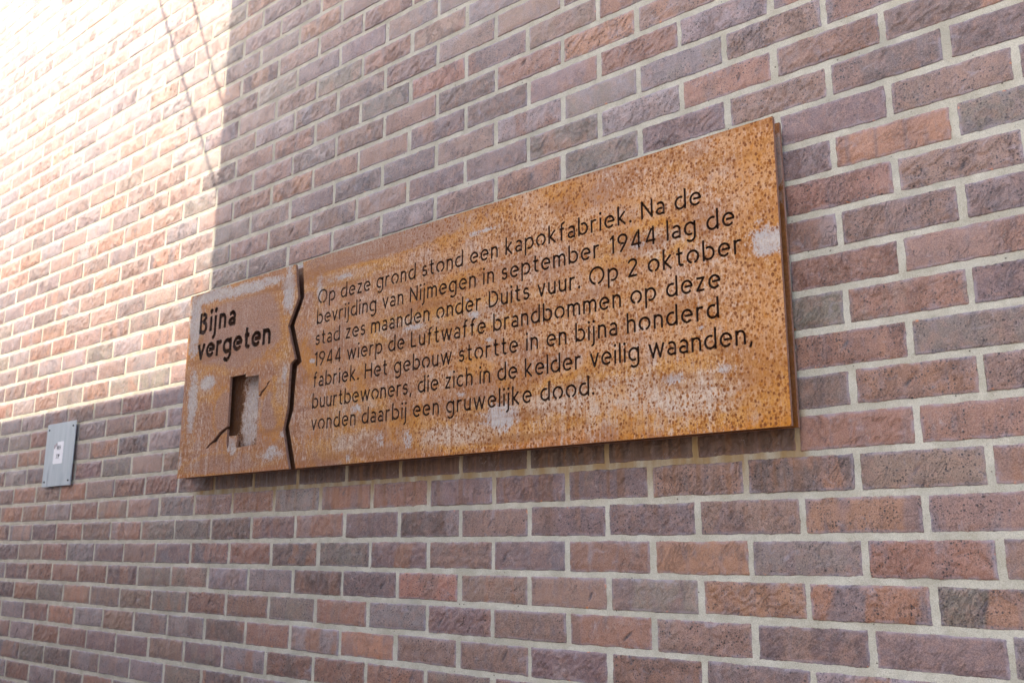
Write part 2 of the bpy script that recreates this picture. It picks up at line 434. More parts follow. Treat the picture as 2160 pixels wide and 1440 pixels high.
XH = .735                      # x-height, cap height = 1
def glyphs(h, bold=False):
    """centre line strokes; h = half stroke width. Returns {char: (strokes, dots, width)}; cap height 1, origin at the baseline"""
    G = {}
    t = XH - h; b = h; xc = XH / 2; ry = xc - h
    def st(x, y0, y1): return [(x, y0), (x, y1)]
    asc = 1.075
    R = .275 if not bold else .265
    g = 14 if not bold else 16
    # round letters: bowls left open where the stencil bridge is
    def bowl_right(x0, gap_low):        # stem at the left (b, p)
        cx = x0 + R
        if gap_low: return arc(cx, xc, R, ry, 155, -118 if not bold else -112)     # p: open at lower left
        return arc(cx, xc, R, ry, -155, 118)                                       # b: open at upper left
    def bowl_left(x1, gap_low):
        cx = x1 - R
        if gap_low: return arc(cx, xc, R, ry, 25, 298)                              # g, q
        return arc(cx, xc, R, ry, 62, 335)                                          # d
    x0 = h
    G['o'] = ([arc(x0 + .30, xc, .30, ry, -90 + g, 270 - g)], [], .60 + 2 * h)
    G['O'] = ([arc(x0 + .445, .5, .445, .5 - h + .012, -90 + 9, 270 - 9)], [], .89 + 2 * h)
    G['b'] = ([st(x0, 0, asc), bowl_right(x0, False)], [], 2 * R + 2 * h)
    G['p'] = ([st(x0, -.33, XH), bowl_right(x0, True)], [], 2 * R + 2 * h)
    xs = x0 + 2 * R
    G['d'] = ([st(xs, 0, asc), bowl_left(xs, False)], [], 2 * R + 2 * h)
    G['g'] = ([[(xs, XH), (xs, .0)] + arc(xs - .25, -.02, .25, .27, 0, -140)[1:], bowl_left(xs, True)], [], 2 * R + 2 * h)
    w = .40
    G['a'] = ([arc(x0 + .20, XH - h - .20, .20, .20, 140, 0) + [(x0 + w, 0)],
               arc(x0 + .185, .215, .185, .215 - h, 52, 300)[:-1] + [(x0 + w - .02, .10)]], [], w + 2 * h)
    G['e'] = ([[(x0 + .16, .385), (x0 + .56, .385)] + arc(x0 + .285, xc, .275, ry, 4, 318)[1:]], [], .56 + 2 * h)
    w = .42
    def hump(x, ww): return [(x, .30)] + arc(x + ww / 2, XH - h - .22, ww / 2, .22, 165, 0) + [(x + ww, 0)]
    G['n'] = ([st(x0, 0, XH), hump(x0, w)[1:]], [], w + 2 * h)
    G['h'] = ([st(x0, 0, asc), hump(x0, w)[1:]], [], w + 2 * h)
    G['m'] = ([st(x0, 0, XH), hump(x0, .375)[1:], hump(x0 + .375, .375)[1:]], [], .75 + 2 * h)
    G['u'] = ([[(x0, XH)] + [(x0, .24)] + arc(x0 + w / 2, h + .21, w / 2, .21, 180, 345), st(x0 + w, 0, XH)], [], w + 2 * h)
    G['r'] = ([st(x0, 0, XH), arc(x0 + .21, XH - h - .21, .21, .21, 165, 62)], [], .32 + 2 * h)
    G['i'] = ([st(x0, 0, XH)], [(x0, .965)], 2 * h)
    G['j'] = ([[(x0, XH), (x0, -.15)] + arc(x0 - .16, -.15, .16, .17, 0, -85)[1:]], [(x0, .965)], 2 * h)
    G['l'] = ([st(x0, 0, asc)], [], 2 * h)
    G['k'] = ([st(x0, 0, asc), [(x0 + .41, XH), (x0 + .075, .375), (x0 + .45, 0)]], [], .47 + 2 * h)
    G['t'] = ([[(x0 + .14, .99), (x0 + .14, .19)] + arc(x0 + .30, .20, .16, .20 - h, 180, 290)[1:], [(x0 - .02, XH - h), (x0 + .36, XH - h)]], [], .37 + 2 * h)
    G['f'] = ([[(x0 + .13, 0), (x0 + .13, .86)] + arc(x0 + .29, .86, .16, .215 - h, 180, 75)[1:], [(x0 - .02, XH - h), (x0 + .31, XH - h)]], [], .34 + 2 * h)
    G['s'] = ([arc(x0 + .175, XH - h - .16, .165, .16, 35, 225) + arc(x0 + .165, h + .175, .175, .175, 60, -150)[1:]], [], .34 + 2 * h)
    G['c'] = ([arc(x0 + .28, xc, .28, ry, 48, 312)], [], .49 + 2 * h)
    G['v'] = ([[(x0, XH), (x0 + .24, .0 + h * .6), (x0 + .48, XH)]], [], .48 + 2 * h)
    G['w'] = ([[(x0, XH), (x0 + .21, h * .6), (x0 + .415, XH - .02), (x0 + .62, h * .6), (x0 + .83, XH)]], [], .83 + 2 * h)
    G['z'] = ([[(x0, XH - h), (x0 + .40, XH - h), (x0 + .02, h), (x0 + .42, h)]], [], .42 + 2 * h)
    G['.'] = ([], [(x0 + .015, h + .015)], 2 * h + .03)
    G[','] = ([[(x0 + .07, .10), (x0, -.16)]], [], .07 + 2 * h)
    G['N'] = ([[(x0, 0), (x0, 1 - h), (x0 + .60, h), (x0 + .60, 1)]], [], .60 + 2 * h)
    G['D'] = ([[(x0, 1), (x0, h), (x0 + .20, h)] + arc(x0 + .18, .5, .44, .5 - h, -85, 97)], [], .62 + 2 * h)
    G['L'] = ([[(x0, 1), (x0, h), (x0 + .42, h)]], [], .42 + 2 * h)
    G['H'] = ([st(x0, 0, 1), st(x0 + .60, 0, 1), [(x0, .52), (x0 + .60, .52)]], [], .60 + 2 * h)
    G['B'] = ([st(x0, 0, 1), [(x0 + .15, 1 - h), (x0 + .22, 1 - h)] + arc(x0 + .24, .755, .185, .245 - h, 88, -88)[1:] + [(x0 + .15, .50)],
               [(x0 + .20, .50)] + arc(x0 + .24, .26, .235, .25, 86, -90)[1:] + [(x0, h)]], [], .49 + 2 * h)
    G['W'] = ([[(x0, 1), (x0 + .24, h * .6), (x0 + .48, .98), (x0 + .72, h * .6), (x0 + .96, 1)]], [], .96 + 2 * h)
    G['1'] = ([[(x0, .80), (x0 + .20, .97), (x0 + .20, 0)]], [], .20 + 2 * h)
    G['9'] = ([arc(x0 + .265, .70, .265, .30 - h, -60, 296) if bold else arc(x0 + .265, .70, .265, .30 - h, -38, 285), [(x0 + .52, .66), (x0 + .475, .50), (x0 + .13, 0)]], [], .53 + 2 * h)
    G['4'] = ([[(x0 + .33, .90), (x0, .25), (x0 + .56, .25)], st(x0 + .42, 0, 1)], [], .56 + 2 * h)
    G['2'] = ([arc(x0 + .245, .735, .245, .265 - h, 165, -25) + [(x0 + .02, h), (x0 + .52, h)]], [], .52 + 2 * h)
    return G

def glyph_loops(strokes, dots, h, dotr=1.35, step=.018):
    """outline of the strokes by marching squares on their distance field"""
    pts = [p for s in strokes for p in s] + list(dots)
    x0 = min(p[0] for p in pts) - 3 * h; x1 = max(p[0] for p in pts) + 3 * h
    y0 = min(p[1] for p in pts) - 3 * h; y1 = max(p[1] for p in pts) + 3 * h
    nx = int((x1 - x0) / step) + 2; ny = int((y1 - y0) / step) + 2
    gx = x0 + np.arange(nx) * step; gy = y0 + np.arange(ny) * step
    X, Y = np.meshgrid(gx, gy)
    D = np.full(X.shape, 9.0)
    for s in strokes:
        for k in range(len(s) - 1):
            a = np.array(s[k]); b = np.array(s[k + 1]); L = np.hypot(*(b - a))
            if L < 1e-6: continue
            e = (b - a) / L
            lx = (X - a[0]) * e[0] + (Y - a[1]) * e[1]; ly = -(X - a[0]) * e[1] + (Y - a[1]) * e[0]
            qx = np.abs(lx - L / 2) - L / 2; qy = np.abs(ly) - h
            d = np.hypot(np.maximum(qx, 0), np.maximum(qy, 0)) + np.minimum(np.maximum(qx, qy), 0)
            D = np.minimum(D, d)
        for p in s[1:-1]:
            D = np.minimum(D, np.hypot(X - p[0], Y - p[1]) - h)
    for p in dots:
        D = np.minimum(D, np.hypot(X - p[0], Y - p[1]) - h * dotr)
    D = np.where(np.abs(D) < 1e-7, 1e-7, D)
    # marching squares: directed segments between edge points, inside kept on the left
    nxt = {}; pos = {}
    def ep(i, j, hor):
        key = (i, j, hor)
        if key not in pos:
            if hor: f = D[j, i] / (D[j, i] - D[j, i + 1]); pos[key] = (gx[i] + f * step, gy[j])
            else: f = D[j, i] / (D[j, i] - D[j + 1, i]); pos[key] = (gx[i], gy[j] + f * step)
        return key
    IN = D < 0
    cells = IN[:-1, :-1] * 1 + IN[:-1, 1:] * 2 + IN[1:, 1:] * 4 + IN[1:, :-1] * 8
    js, is_ = np.nonzero((cells > 0) & (cells < 15))
    for j, i in zip(js.tolist(), is_.tolist()):
        c = int(cells[j, i])
        B = lambda: ep(i, j, 1); T = lambda: ep(i, j + 1, 1); Lf = lambda: ep(i, j, 0); Rt = lambda: ep(i + 1, j, 0)
        seg = {1: [(B, Lf)], 2: [(Rt, B)], 3: [(Rt, Lf)], 4: [(T, Rt)], 5: [(B, Lf), (T, Rt)], 6: [(T, B)], 7: [(T, Lf)],
               8: [(Lf, T)], 9: [(B, T)], 10: [(Rt, B), (Lf, T)], 11: [(Rt, T)], 12: [(Lf, Rt)], 13: [(B, Rt)], 14: [(Lf, B)]}[c]
        for a, b in seg: nxt[a()] = b()
    loops = []
    while nxt:
        k0 = next(iter(nxt)); k = k0; loop = []
        while k in nxt:
            loop.append(pos[k]); k = nxt.pop(k)
        loops.append(simplify(loop, .0035))
    return [l for l in loops if len(l) > 3]

def simplify(P, eps):
    P = np.array(P)
    def dp(a, b):
        if b - a < 2: return []
        d = P[b] - P[a]; L = np.hypot(*d)
        q = P[a + 1:b] - P[a]
        dist = np.abs(q[:, 0] * d[1] - q[:, 1] * d[0]) / L if L > 1e-9 else np.hypot(q[:, 0], q[:, 1])
        m = int(np.argmax(dist))
        if dist[m] < eps: return []
        m += a + 1
        return dp(a, m) + [m] + dp(m, b)
    n = len(P); far = int(np.argmax(np.hypot(*(P - P[0]).T)))
    P = np.concatenate([P, P[:1]])
    keep = [0] + dp(0, far) + [far] + dp(far, n)
    return [tuple(P[i]) for i in keep]

def area(l):
    return sum(l[i][0] * l[(i + 1) % len(l)][1] - l[(i + 1) % len(l)][0] * l[i][1] for i in range(len(l))) / 2

_gl = {}
def set_line(text, x0, x1, zb, cap, hw, bold=False, space=.50, slope=0.0):
    """outlines of one line of lettering fitted between x0 and x1"""
    key = (hw, bold)
    if key not in _gl: _gl[key] = (glyphs(hw, bold), {})
    G, L = _gl[key]
    tight = set('ovwegcdbpOza.,tf')
    n_gap = 0; tot = 0
    items = []
    for a, ch in enumerate(text):
        if ch == ' ':
            tot += space; items.append((ch, space, 0)); continue
        wd = G[ch][2]
        gap = 0
        if a + 1 < len(text) and text[a + 1] != ' ':
            nx_ = text[a + 1]
            gap = .145 - .022 * ((ch in 'ovwecpbtrkz') + (nx_ in 'ovwegcdatfz'))
            if ch in 'rtf' or nx_ in '.,': gap -= .03
            if ch in 'v' or nx_ in 'v': gap -= .015
            n_gap += 1
        items.append((ch, wd, gap)); tot += wd + gap
    need = (x1 - x0) / cap
    extra = (need - tot)
    nsp = text.count(' ')
    per = extra / (n_gap + nsp * 1.6) if n_gap + nsp else 0
    x = 0; out = []
    for ch, wd, gap in items:
        if ch == ' ':
            x += wd + per * 1.6; continue
        if ch not in L: L[ch] = glyph_loops(G[ch][0], G[ch][1], hw)
        for lp in L[ch]:
            out.append([(x0 + (x + p[0]) * cap, zb + p[1] * cap + slope * (x0 + x * cap)) for p in lp])
        x += wd + gap + (per if gap else 0)
    return out

# ------------------------------------------------------------------ plates with cut-outs
def cut_plate(name, outer, holes, y0, y1, mat, parent, shade_cuts=False, lit=0):
    """flat plate in the XZ plane, front at y0 (towards the viewer), back at y1, real openings"""
    pts = []; edges = []
    loops = []
    for lp in [outer] + holes:
        if (area(lp) < 0): lp = lp[::-1]
        b = len(pts); n = len(lp)
        pts += [Vector(p) for p in lp]
        edges += [(b + i, b + (i + 1) % n) for i in range(n)]
        loops.append((b, n))
    r = delaunay_2d_cdt(pts, edges, [], 2, 1e-7)
    vv, fe = r[0], r[2]
    # even-odd test of the triangle centres
    allp = [np.array([(pts[b + i].x, pts[b + i].y) for i in range(n)]) for b, n in loops]
    bb = [(a.min(0), a.max(0)) for a in allp]
    def inside(poly, x, z):
        px, pz = poly[:, 0], poly[:, 1]; qx, qz = np.roll(px, -1), np.roll(pz, -1)
        c = (pz > z) != (qz > z)
        xi = px[c] + (z - pz[c]) / (qz[c] - pz[c]) * (qx[c] - px[c])
        return (np.count_nonzero(xi > x) & 1) == 1
    r = delaunay_2d_cdt(pts, edges, [], 0, 1e-7)
    vv, fe = r[0], r[2]
    tri = []
    for f in fe:
        cx = sum(vv[i].x for i in f) / len(f); cz = sum(vv[i].y for i in f) / len(f)
        par = 0
        for poly, (lo, hi) in zip(allp, bb):
            if lo[0] <= cx <= hi[0] and lo[1] <= cz <= hi[1] and inside(poly, cx, cz): par ^= 1
        if par: tri.append(list(f))
    n = len(vv)
    hset = set(i for b, m_ in loops[1 + lit:] for i in range(b, b + m_))
    V = [(v.x, y0, v.y) for v in vv] + [(v.x, y1, v.y) for v in vv]
    F = []
    cnt = {}
    for f in tri:
        a2 = sum(vv[f[i]].x * vv[f[(i + 1) % len(f)]].y - vv[f[(i + 1) % len(f)]].x * vv[f[i]].y for i in range(len(f)))
        if a2 < 0: f = f[::-1]
        F.append(f); F.append([i + n for i in f[::-1]])
        for i in range(len(f)):
            e = (f[i], f[(i + 1) % len(f)]); cnt[e] = 1
    for (a, b_) in list(cnt):
        if (b_, a) not in cnt: F.append([b_, a, a + n, b_ + n])
    o = mesh_obj(name, V, F, mat, parent)
    o["_h"] = 0
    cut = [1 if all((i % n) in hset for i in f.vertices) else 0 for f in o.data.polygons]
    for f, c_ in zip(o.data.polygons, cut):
        if abs(f.normal.y) < .5: f.material_index = 2 if (c_ and shade_cuts) else 1  # letter cuts take the shaded steel, outer and window edges the lit one
    del o["_h"]
    return o

PATCH = [(0.039, 0.524, 0.027, 0.093), (0.139, 0.600, 0.095, 0.017), (0.332, 0.590, 0.150, 0.014), (0.56, 0.54, 0.022, 0.058), (0.149, 0.306, 0.034, 0.019), (0.057, 0.246, 0.021, 0.084), (0.011, 0.056, 0.018, 0.032), (0.302, 0.091, 0.018, 0.024), (0.522, 0.065, 0.052, 0.013), (0.568, 0.104, 0.019, 0.02), (0.563, 0.268, 0.019, 0.055), (0.711, 0.52, 0.02, 0.047), (0.809, 0.538, 0.086, 0.012), (0.894, 0.148, 0.032, 0.016), (1.297, 0.146, 0.026, 0.011), (0.868, 0.016, 0.02, 0.016), (0.996, 0.058, 0.030, 0.030), (1.106, 0.045, 0.026, 0.036), (1.421, 0.078, 0.045, 0.023), (2.118, 0.368, 0.029, 0.027), (1.964, 0.215, 0.024, 0.014), (1.382, 0.272, 0.028, 0.012), (1.894, 0.115, 0.056, 0.03), (2.012, 0.121, 0.046, 0.038), (1.347, 0.555, 0.081, 0.015), (1.309, 0.385, 0.016, 0.017), (0.695, 0.308, 0.031, 0.014), (1.334, 0.341, 0.048, 0.022), (1.112, 0.344, 0.073, 0.015), (1.811, 0.419, 0.049, 0.015)]
STRONG = {0, 1, 2, 3, 4, 5, 7, 18, 19}

def rust_material(name, patches, skins=(), pales=(), dark=0.0, dots=True):
    k = NT(name)
    co = k.objco()
    s = k.sep(co)
    big = k.noise(co, 4.5, 4, .6, .5)
    mid = k.noise(co, 24, 5, .65, .8)
    mid2 = k.noise(k.vmath('ADD', co, (7.3, 0, 2.1)), 11, 5, .65, 1.0)
    fine = k.noise(co, 240, 3, .8)
    streak = k.noise(k.scale(co, 110, 1, 14), 1, 4, .65)
    fs = k.noise(k.scale(co, 210, 1, 80), 1, 3, .75)
    grain = k.math('ADD', k.math('MULTIPLY', k.math('SUBTRACT', fs, .5), 2.4), k.math('MULTIPLY', k.math('SUBTRACT', fine, .5), 1.6))
    def field(lst, grow):
        G = None
        for q, (px, pz, rx, rz) in enumerate(lst):
            d = k.vmath('MULTIPLY', k.vmath('SUBTRACT', co, (px, 0, pz)), (1 / (rx * grow), 0, 1 / (rz * grow)))
            ln = k.n("ShaderNodeVectorMath", operation='LENGTH'); k.put(ln.inputs[0], d)
            v = k.math('SUBTRACT', 1.0 + (.30 if (lst is patches and q in STRONG) else (-.22 if lst is patches else 0.0)), ln.outputs['Value'])
            G = v if G is None else k.math('MAXIMUM', G, v)
        return G
    wob = k.math('ADD', k.math('MULTIPLY', k.math('SUBTRACT', mid, .5), 2.4), k.math('MULTIPLY', k.math('SUBTRACT', mid2, .5), 1.4))
    right = k.ss(k.math('ADD', s[0], k.math('MULTIPLY', k.math('SUBTRACT', big, .5), 1.2)), .55, 1.35)
    skin = k.mix(k.ss(mid, .36, .62), (.300, .155, .105), (.430, .240, .155))
    tan = k.mix(k.ss(mid, .34, .66), (.520, .260, .115), (.610, .370, .215))
    c = k.mix(k.math('MULTIPLY', right, k.ss(k.math('ADD', mid2, k.math('MULTIPLY', grain, .12)), .30, .52, .35, 1.0)), skin, tan)
    # orange runs, and a thin bright line where water hangs on the lower edge
    orange = k.math('MULTIPLY', k.ss(k.math('ADD', mid2, k.math('MULTIPLY', grain, .10)), .50, .66), k.ss(streak, .32, .60))
    c = k.mix(k.math('MULTIPLY', orange, .72), c, (.46, .20, .040))
    low = k.ss(k.math('ADD', s[2], k.math('MULTIPLY', k.math('SUBTRACT', streak, .5), .09)), .030, .002)
    c = k.mix(k.math('MULTIPLY', low, .88), c, (.50, .165, .028))
    G = k.math('ADD', k.math('ADD', field(patches, 1.35), k.math('MULTIPLY', wob, .8)), k.math('MULTIPLY', grain, .45))
    if skins:
        K = k.math('ADD', k.math('ADD', field(skins, 1.15), k.math('MULTIPLY', wob, .35)), k.math('MULTIPLY', grain, .16))
        rimk = k.math('MULTIPLY', k.ss(K, -.22, -.02), k.ss(K, .22, .04))
        c = k.mix(k.math('MULTIPLY', k.ss(K, -.05, .15), .85), c, k.mix(mid, (.285, .160, .118), (.370, .225, .170)))
        c = k.mix(k.math('MULTIPLY', rimk, .75), c, (.46, .20, .045))
    if pales:
        Q = k.math('ADD', k.math('ADD', field(pales, 1.2), k.math('MULTIPLY', wob, .5)), k.math('MULTIPLY', grain, .30))
        c = k.mix(k.math('MULTIPLY', k.math('MULTIPLY', k.ss(Q, -.45, .0), k.ss(Q, .4, .1)), .65), c, (.56, .27, .055))
        c = k.mix(k.math('MULTIPLY', k.ss(Q, .05, .55), .80), c, (.58, .45, .34))
    # loose pale bloom in vertical wisps over the whole sheet
    wisp = k.math('MULTIPLY', k.ss(k.math('ADD', mid2, k.math('MULTIPLY', grain, .14)), .50, .36), k.ss(streak, .42, .62))
    c = k.mix(k.math('MULTIPLY', wisp, .60), c, (.54, .42, .34))
    halo = k.math('MULTIPLY', k.ss(G, -.65, -.05), k.ss(G, .60, .20))
    c = k.mix(k.math('MULTIPLY', halo, .58), c, k.mix(k.ss(fs, .38, .60), (.39, .145, .030), (.50, .275, .105)))
    grey = k.ss(G, .12, .52)
    c = k.mix(k.math('MULTIPLY', grey, k.ss(fs, .36, .54, .62, .92)), c, k.mix(mid2, (.37, .345, .345), (.52, .46, .41)))
    rn = k.noise(k.scale(co, 62, 1, 4.5), 1, 4, .65)
    rz = k.ss(k.math('ADD', s[2], k.math('MULTIPLY', k.math('SUBTRACT', mid2, .5), .5)), .30, .04)
    c = k.mix(k.math('MULTIPLY', k.math('MULTIPLY', k.ss(k.math('ADD', rn, k.math('MULTIPLY', grain, .05)), .52, .64), rz), .62), c, (.33, .115, .024))
    c = k.mix(k.math('MULTIPLY', k.math('MULTIPLY', k.ss(k.math('ADD', rn, k.math('MULTIPLY', grain, .05)), .46, .36), rz), .50), c, (.60, .50, .42))
    # speckle everywhere, drawn out downwards on the lower half
    c = k.mix(k.math('MULTIPLY', k.ss(fine, .51, .36), k.ss(s[0], .7, 1.4, .70, .28)), c, (.13, .048, .018))
    c = k.mix(k.math('MULTIPLY', k.ss(fine, .53, .66), .55), c, (.64, .47, .32))
    c = k.mix(k.math('MULTIPLY', k.ss(fs, .49, .36), k.math('MULTIPLY', k.ss(s[0], .7, 1.4, .78, .40), k.ss(s[2], .48, .12, .40, 1))), c, (.17, .062, .020))
    fk = k.noise(k.scale(co, 135, 1, 62), 1, 3, .6)
    fo = k.ss(G, .60, .15)
    keep = k.ss(K, .12, -.05, .25, 1.0) if skins else 1.0
    fo = k.math('MULTIPLY', fo, keep)
    zone = k.noise(k.scale(co, 3.2, 1, 8.5), 1, 4, .6, .6)
    zone2 = k.noise(k.vmath('ADD', k.scale(co, 4.2, 1, 7.0), (3.1, 0, 9.4)), 1, 4, .6, .8)
    c = k.mix(k.math('MULTIPLY', k.math('MULTIPLY', k.ss(zone, .50, .62), .62), fo), c, (.30, .135, .070))
    c = k.mix(k.math('MULTIPLY', k.math('MULTIPLY', k.ss(zone2, .54, .66), .62), k.math('MULTIPLY', fo, k.ss(fine, .40, .56, .5, 1))), c, (.50, .215, .035))
    c = k.mix(k.math('MULTIPLY', k.math('MULTIPLY', k.ss(fk, .53, .63), keep), k.ss(zone2, .56, .44, .10, .52)), c, (.62, .51, .42))
    c = k.mix(k.math('MULTIPLY', k.math('MULTIPLY', k.ss(fk, .47, .38), .60), fo), c, k.mix(k.ss(zone2, .42, .56), (.20, .074, .034), (.46, .165, .025)))
    # brown bands left by the rolling, and orange bleeding in from the right edge
    hb = k.noise(k.scale(co, 2.2, 1, 22), 1, 4, .6)
    c = k.mix(k.math('MULTIPLY', k.ss(hb, .52, .66), .58), c, (.27, .115, .050))
    eb = k.math('MULTIPLY', fo, k.ss(k.math('ADD', s[0], k.math('MULTIPLY', mid, .12)), 2.06, 2.17))
    c = k.mix(k.math('MULTIPLY', eb, .38), c, (.50, .20, .03))
    c = k.mix(k.math('MULTIPLY', k.math('MULTIPLY', k.ss(G, .25, .85), .48), k.ss(fs, .36, .56, .25, 1.0)), c, k.mix(k.ss(mid, .35, .65), (.34, .315, .32), (.52, .47, .42)))
    h = fine
    if dots:
        for sc, off, am in ((122, 0.0, .95), (178, 3.7, .55)):
            v = k.voro(k.vmath('ADD', k.scale(co, 1, 1, .85), (off, 0, off)), sc)
            rr = k.math('MULTIPLY_ADD', k.sep(v.outputs['Color'])[0], .14, k.math('MULTIPLY_ADD', k.ss(mid2, .30, .62), .11, .170))
            dt = k.ss(k.math('SUBTRACT', k.math('ADD', v.outputs['Distance'], k.math('MULTIPLY', k.math('SUBTRACT', fine, .5), .5)), rr), .11, -.08)
            gate = k.math('MULTIPLY', k.math('MULTIPLY', k.ss(s[0], .70, 1.30, .20, 1.0), am), k.ss(G, .85, .35, .10, 1.0))
            c = k.mix(k.math('MULTIPLY', dt, gate), c, k.mix(k.sep(v.outputs['Color'])[1], (.165, .048, .012), (.300, .100, .017)))
            h = k.math('ADD', h, k.math('MULTIPLY', dt, .5))
    if dark:  # shade of the cavity behind the letters, painted into the rust colour
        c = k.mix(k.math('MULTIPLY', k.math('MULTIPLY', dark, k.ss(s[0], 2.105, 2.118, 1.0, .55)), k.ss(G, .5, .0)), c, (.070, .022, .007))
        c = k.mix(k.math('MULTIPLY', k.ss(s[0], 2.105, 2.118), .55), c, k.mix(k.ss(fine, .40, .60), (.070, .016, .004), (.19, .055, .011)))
    hv = k.n('ShaderNodeHueSaturation'); hv.inputs['Saturation'].default_value = 1.05; k.put(hv.inputs['Color'], c); c = hv.outputs[0]
    nb = k.bump(h, .55, .0008)
    nb = k.bump(mid, .25, .002, nb)
    k.set(Base_Color=c, Normal=nb, Roughness=k.math('ADD', .58, k.math('MULTIPLY', fine, .25)), Specular_IOR_Level=.35)
    return k.m

def flat_material(name, col, rough=.6, nscale=60, var=.08, metallic=0.0):
    k = NT(name)
    co = k.objco()
    n = k.noise(co, nscale, 4, .6)
    lo = tuple(max(0, v * (1 - 2 * var)) for v in col); hi = tuple(min(1, v * (1 + var)) for v in col)
    k.set(Base_Color=k.mix(k.ss(n, .3, .7), lo, hi), Roughness=rough, Metallic=metallic, Normal=k.bump(n, .15, .001))
    return k.m
def edge_rust():
    k = NT("rust_edge")
    co = k.objco()
    f = k.noise(co, 160, 4, .7)
    g = k.noise(k.scale(co, 1, 1, .4), 22, 4, .6)
    c = k.mix(k.ss(f, .35, .65), (.19, .095, .062), (.33, .175, .115))
    c = k.mix(k.ss(g, .52, .72), c, (.34, .20, .165))
    k.set(Base_Color=c, Roughness=.8, Normal=k.bump(f, .4, .001))
    return k.m

PATCH = [p_ if (q_ < 20 or q_ in (22, 23)) else (p_[0], p_[1], p_[2] * .7, p_[3] * .65) for q_, p_ in enumerate(PATCH)]
PATCH[22] = (1.894, .115, .040, .018); PATCH[23] = (2.012, .121, .030, .022)
PATCH += [(.52, .05, .08, .026)]
PALE = [(1.10, .345, .12, .03), (1.35, .34, .10, .03), (.90, .15, .08, .03), (1.85, .42, .10, .03), (.15, .30, .08, .04), (.56, .26, .04, .08), (.98, .055, .18, .035), (1.70, .10, .30, .040), (1.93, .08, .16, .055), (.80, .54, .16, .018), (1.3, .05, .2, .03)]
SKINS = [(.30, .46, .235, .125), (.98, .598, .36, .035), (.80, .040, .09, .055), (.28, .035, .24, .030), (.25, .20, .05, .07), (.50, .18, .05, .06)]
M_RUST = rust_material("rusted_steel", PATCH, SKINS, PALE)
M_BACK = rust_material("rusted_steel_shaded", [(.362, .235, .036, .075), (.352, .125, .032, .05), (2.128, .53, .02, .055), (.62, .60, .02, .02)], dark=.80, dots=False)  # dark puts cavity shade into the colour, grey window patches spared
M_EDGE = edge_rust()
M_CUT = flat_material('cut_steel_shaded', (.080, .040, .026), .8, 120, .3)  # cut oxide, darkened so the shade inside the letters is in the colour

PX, PZ, PWD, PHT = -2.0205, .0863, 2.1423, .6210
plaque = empty("memorial_plaque", (PX, -.042, PZ + GZ))
tag(plaque, "wide rusty steel plaque with cut-out lettering, mounted on the brick wall", "plaque")
YF0, YF1 = -.008, .0        # front sheet, plaque coordinates
YB0, YB1 = .0225, .0300     # back sheet

ledge = [(.5881, .6210), (.5992, .5626), (.6097, .5113), (.5653, .4312), (.6086, .3249), (.5866, .3116), (.5849, .2509), (.5842, .1799), (.5688, .1187), (.5933, .0397), (.6074, 0.)]
redge = [(.6245, .6210), (.6328, .5638), (.6404, .5108), (.5971, .4285), (.6432, .3116), (.621, .2994), (.6174, .2473), (.615, .1724), (.5963, .1251), (.6197, .0586), (.6389, 0.)]
win = [(.274, .3089), (.3589, .3084), (.3605, .2987), (.4287, .2976), (.4315, .2605), (.4345, .2307), (.4452, .2399), (.4431, .243), (.4739, .2583), (.4749, .266), (.4924, .2757),
       (.4765, .2548), (.4494, .234), (.4531, .2346), (.4424, .2255), (.4342, .2263), (.4352, .1648), (.4363, .083), (.3307, .0792), (.334, .1129), (.3389, .1169), (.2897, .1191), (.2896, .0953),
       (.284, .0781), (.2768, .0992), (.2758, .1411), (.242, .1246), (.2278, .1132), (.2221, .1053), (.2021, .1029), (.1838, .0966), (.1726, .0877), (.1606, .089), (.1815, .1036), (.203, .1127),
       (.2058, .1163), (.2308, .1329), (.2279, .1343), (.2753, .1515)]
title = []
title += set_line("Bijna", .0686, .2825, .5650 - PZ, .0710, .099, True)
title += set_line("vergeten", .0659, .4804, .4755 - PZ, .0710, .099, True)
TEXT = [("Op deze grond stond een kapokfabriek. Na de", .7064, 1.9763, .4756), ("bevrijding van Nijmegen in september 1944 lag de", .7051, 2.0491, .4138),
        ("stad zes maanden onder Duits vuur. Op 2 oktober", .7037, 2.0624, .3516), ("1944 wierp de Luftwaffe brandbommen op deze", .7022, 2.0115, .2897),
        ("fabriek. Het gebouw stortte in en bijna honderd", .7014, 2.0048, .2280), ("buurtbewoners, die zich in de kelder veilig waanden,", .7018, 2.0741, .1659),
        ("vonden daarbij een gruwelijke dood.", .7015, 1.6953, .1040)]
body = []
for s_, a_, b_, z_ in TEXT:
    body += set_line(s_, a_, b_, z_, .0420, .062)
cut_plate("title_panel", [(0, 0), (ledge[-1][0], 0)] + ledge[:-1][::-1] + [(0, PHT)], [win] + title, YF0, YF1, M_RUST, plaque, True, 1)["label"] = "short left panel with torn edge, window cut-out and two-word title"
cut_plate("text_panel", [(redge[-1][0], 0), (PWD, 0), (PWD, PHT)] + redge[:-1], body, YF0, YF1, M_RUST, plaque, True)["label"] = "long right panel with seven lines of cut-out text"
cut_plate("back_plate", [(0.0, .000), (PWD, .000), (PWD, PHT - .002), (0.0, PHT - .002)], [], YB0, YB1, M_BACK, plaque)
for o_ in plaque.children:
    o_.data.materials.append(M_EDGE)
    o_.data.materials.append(M_CUT)
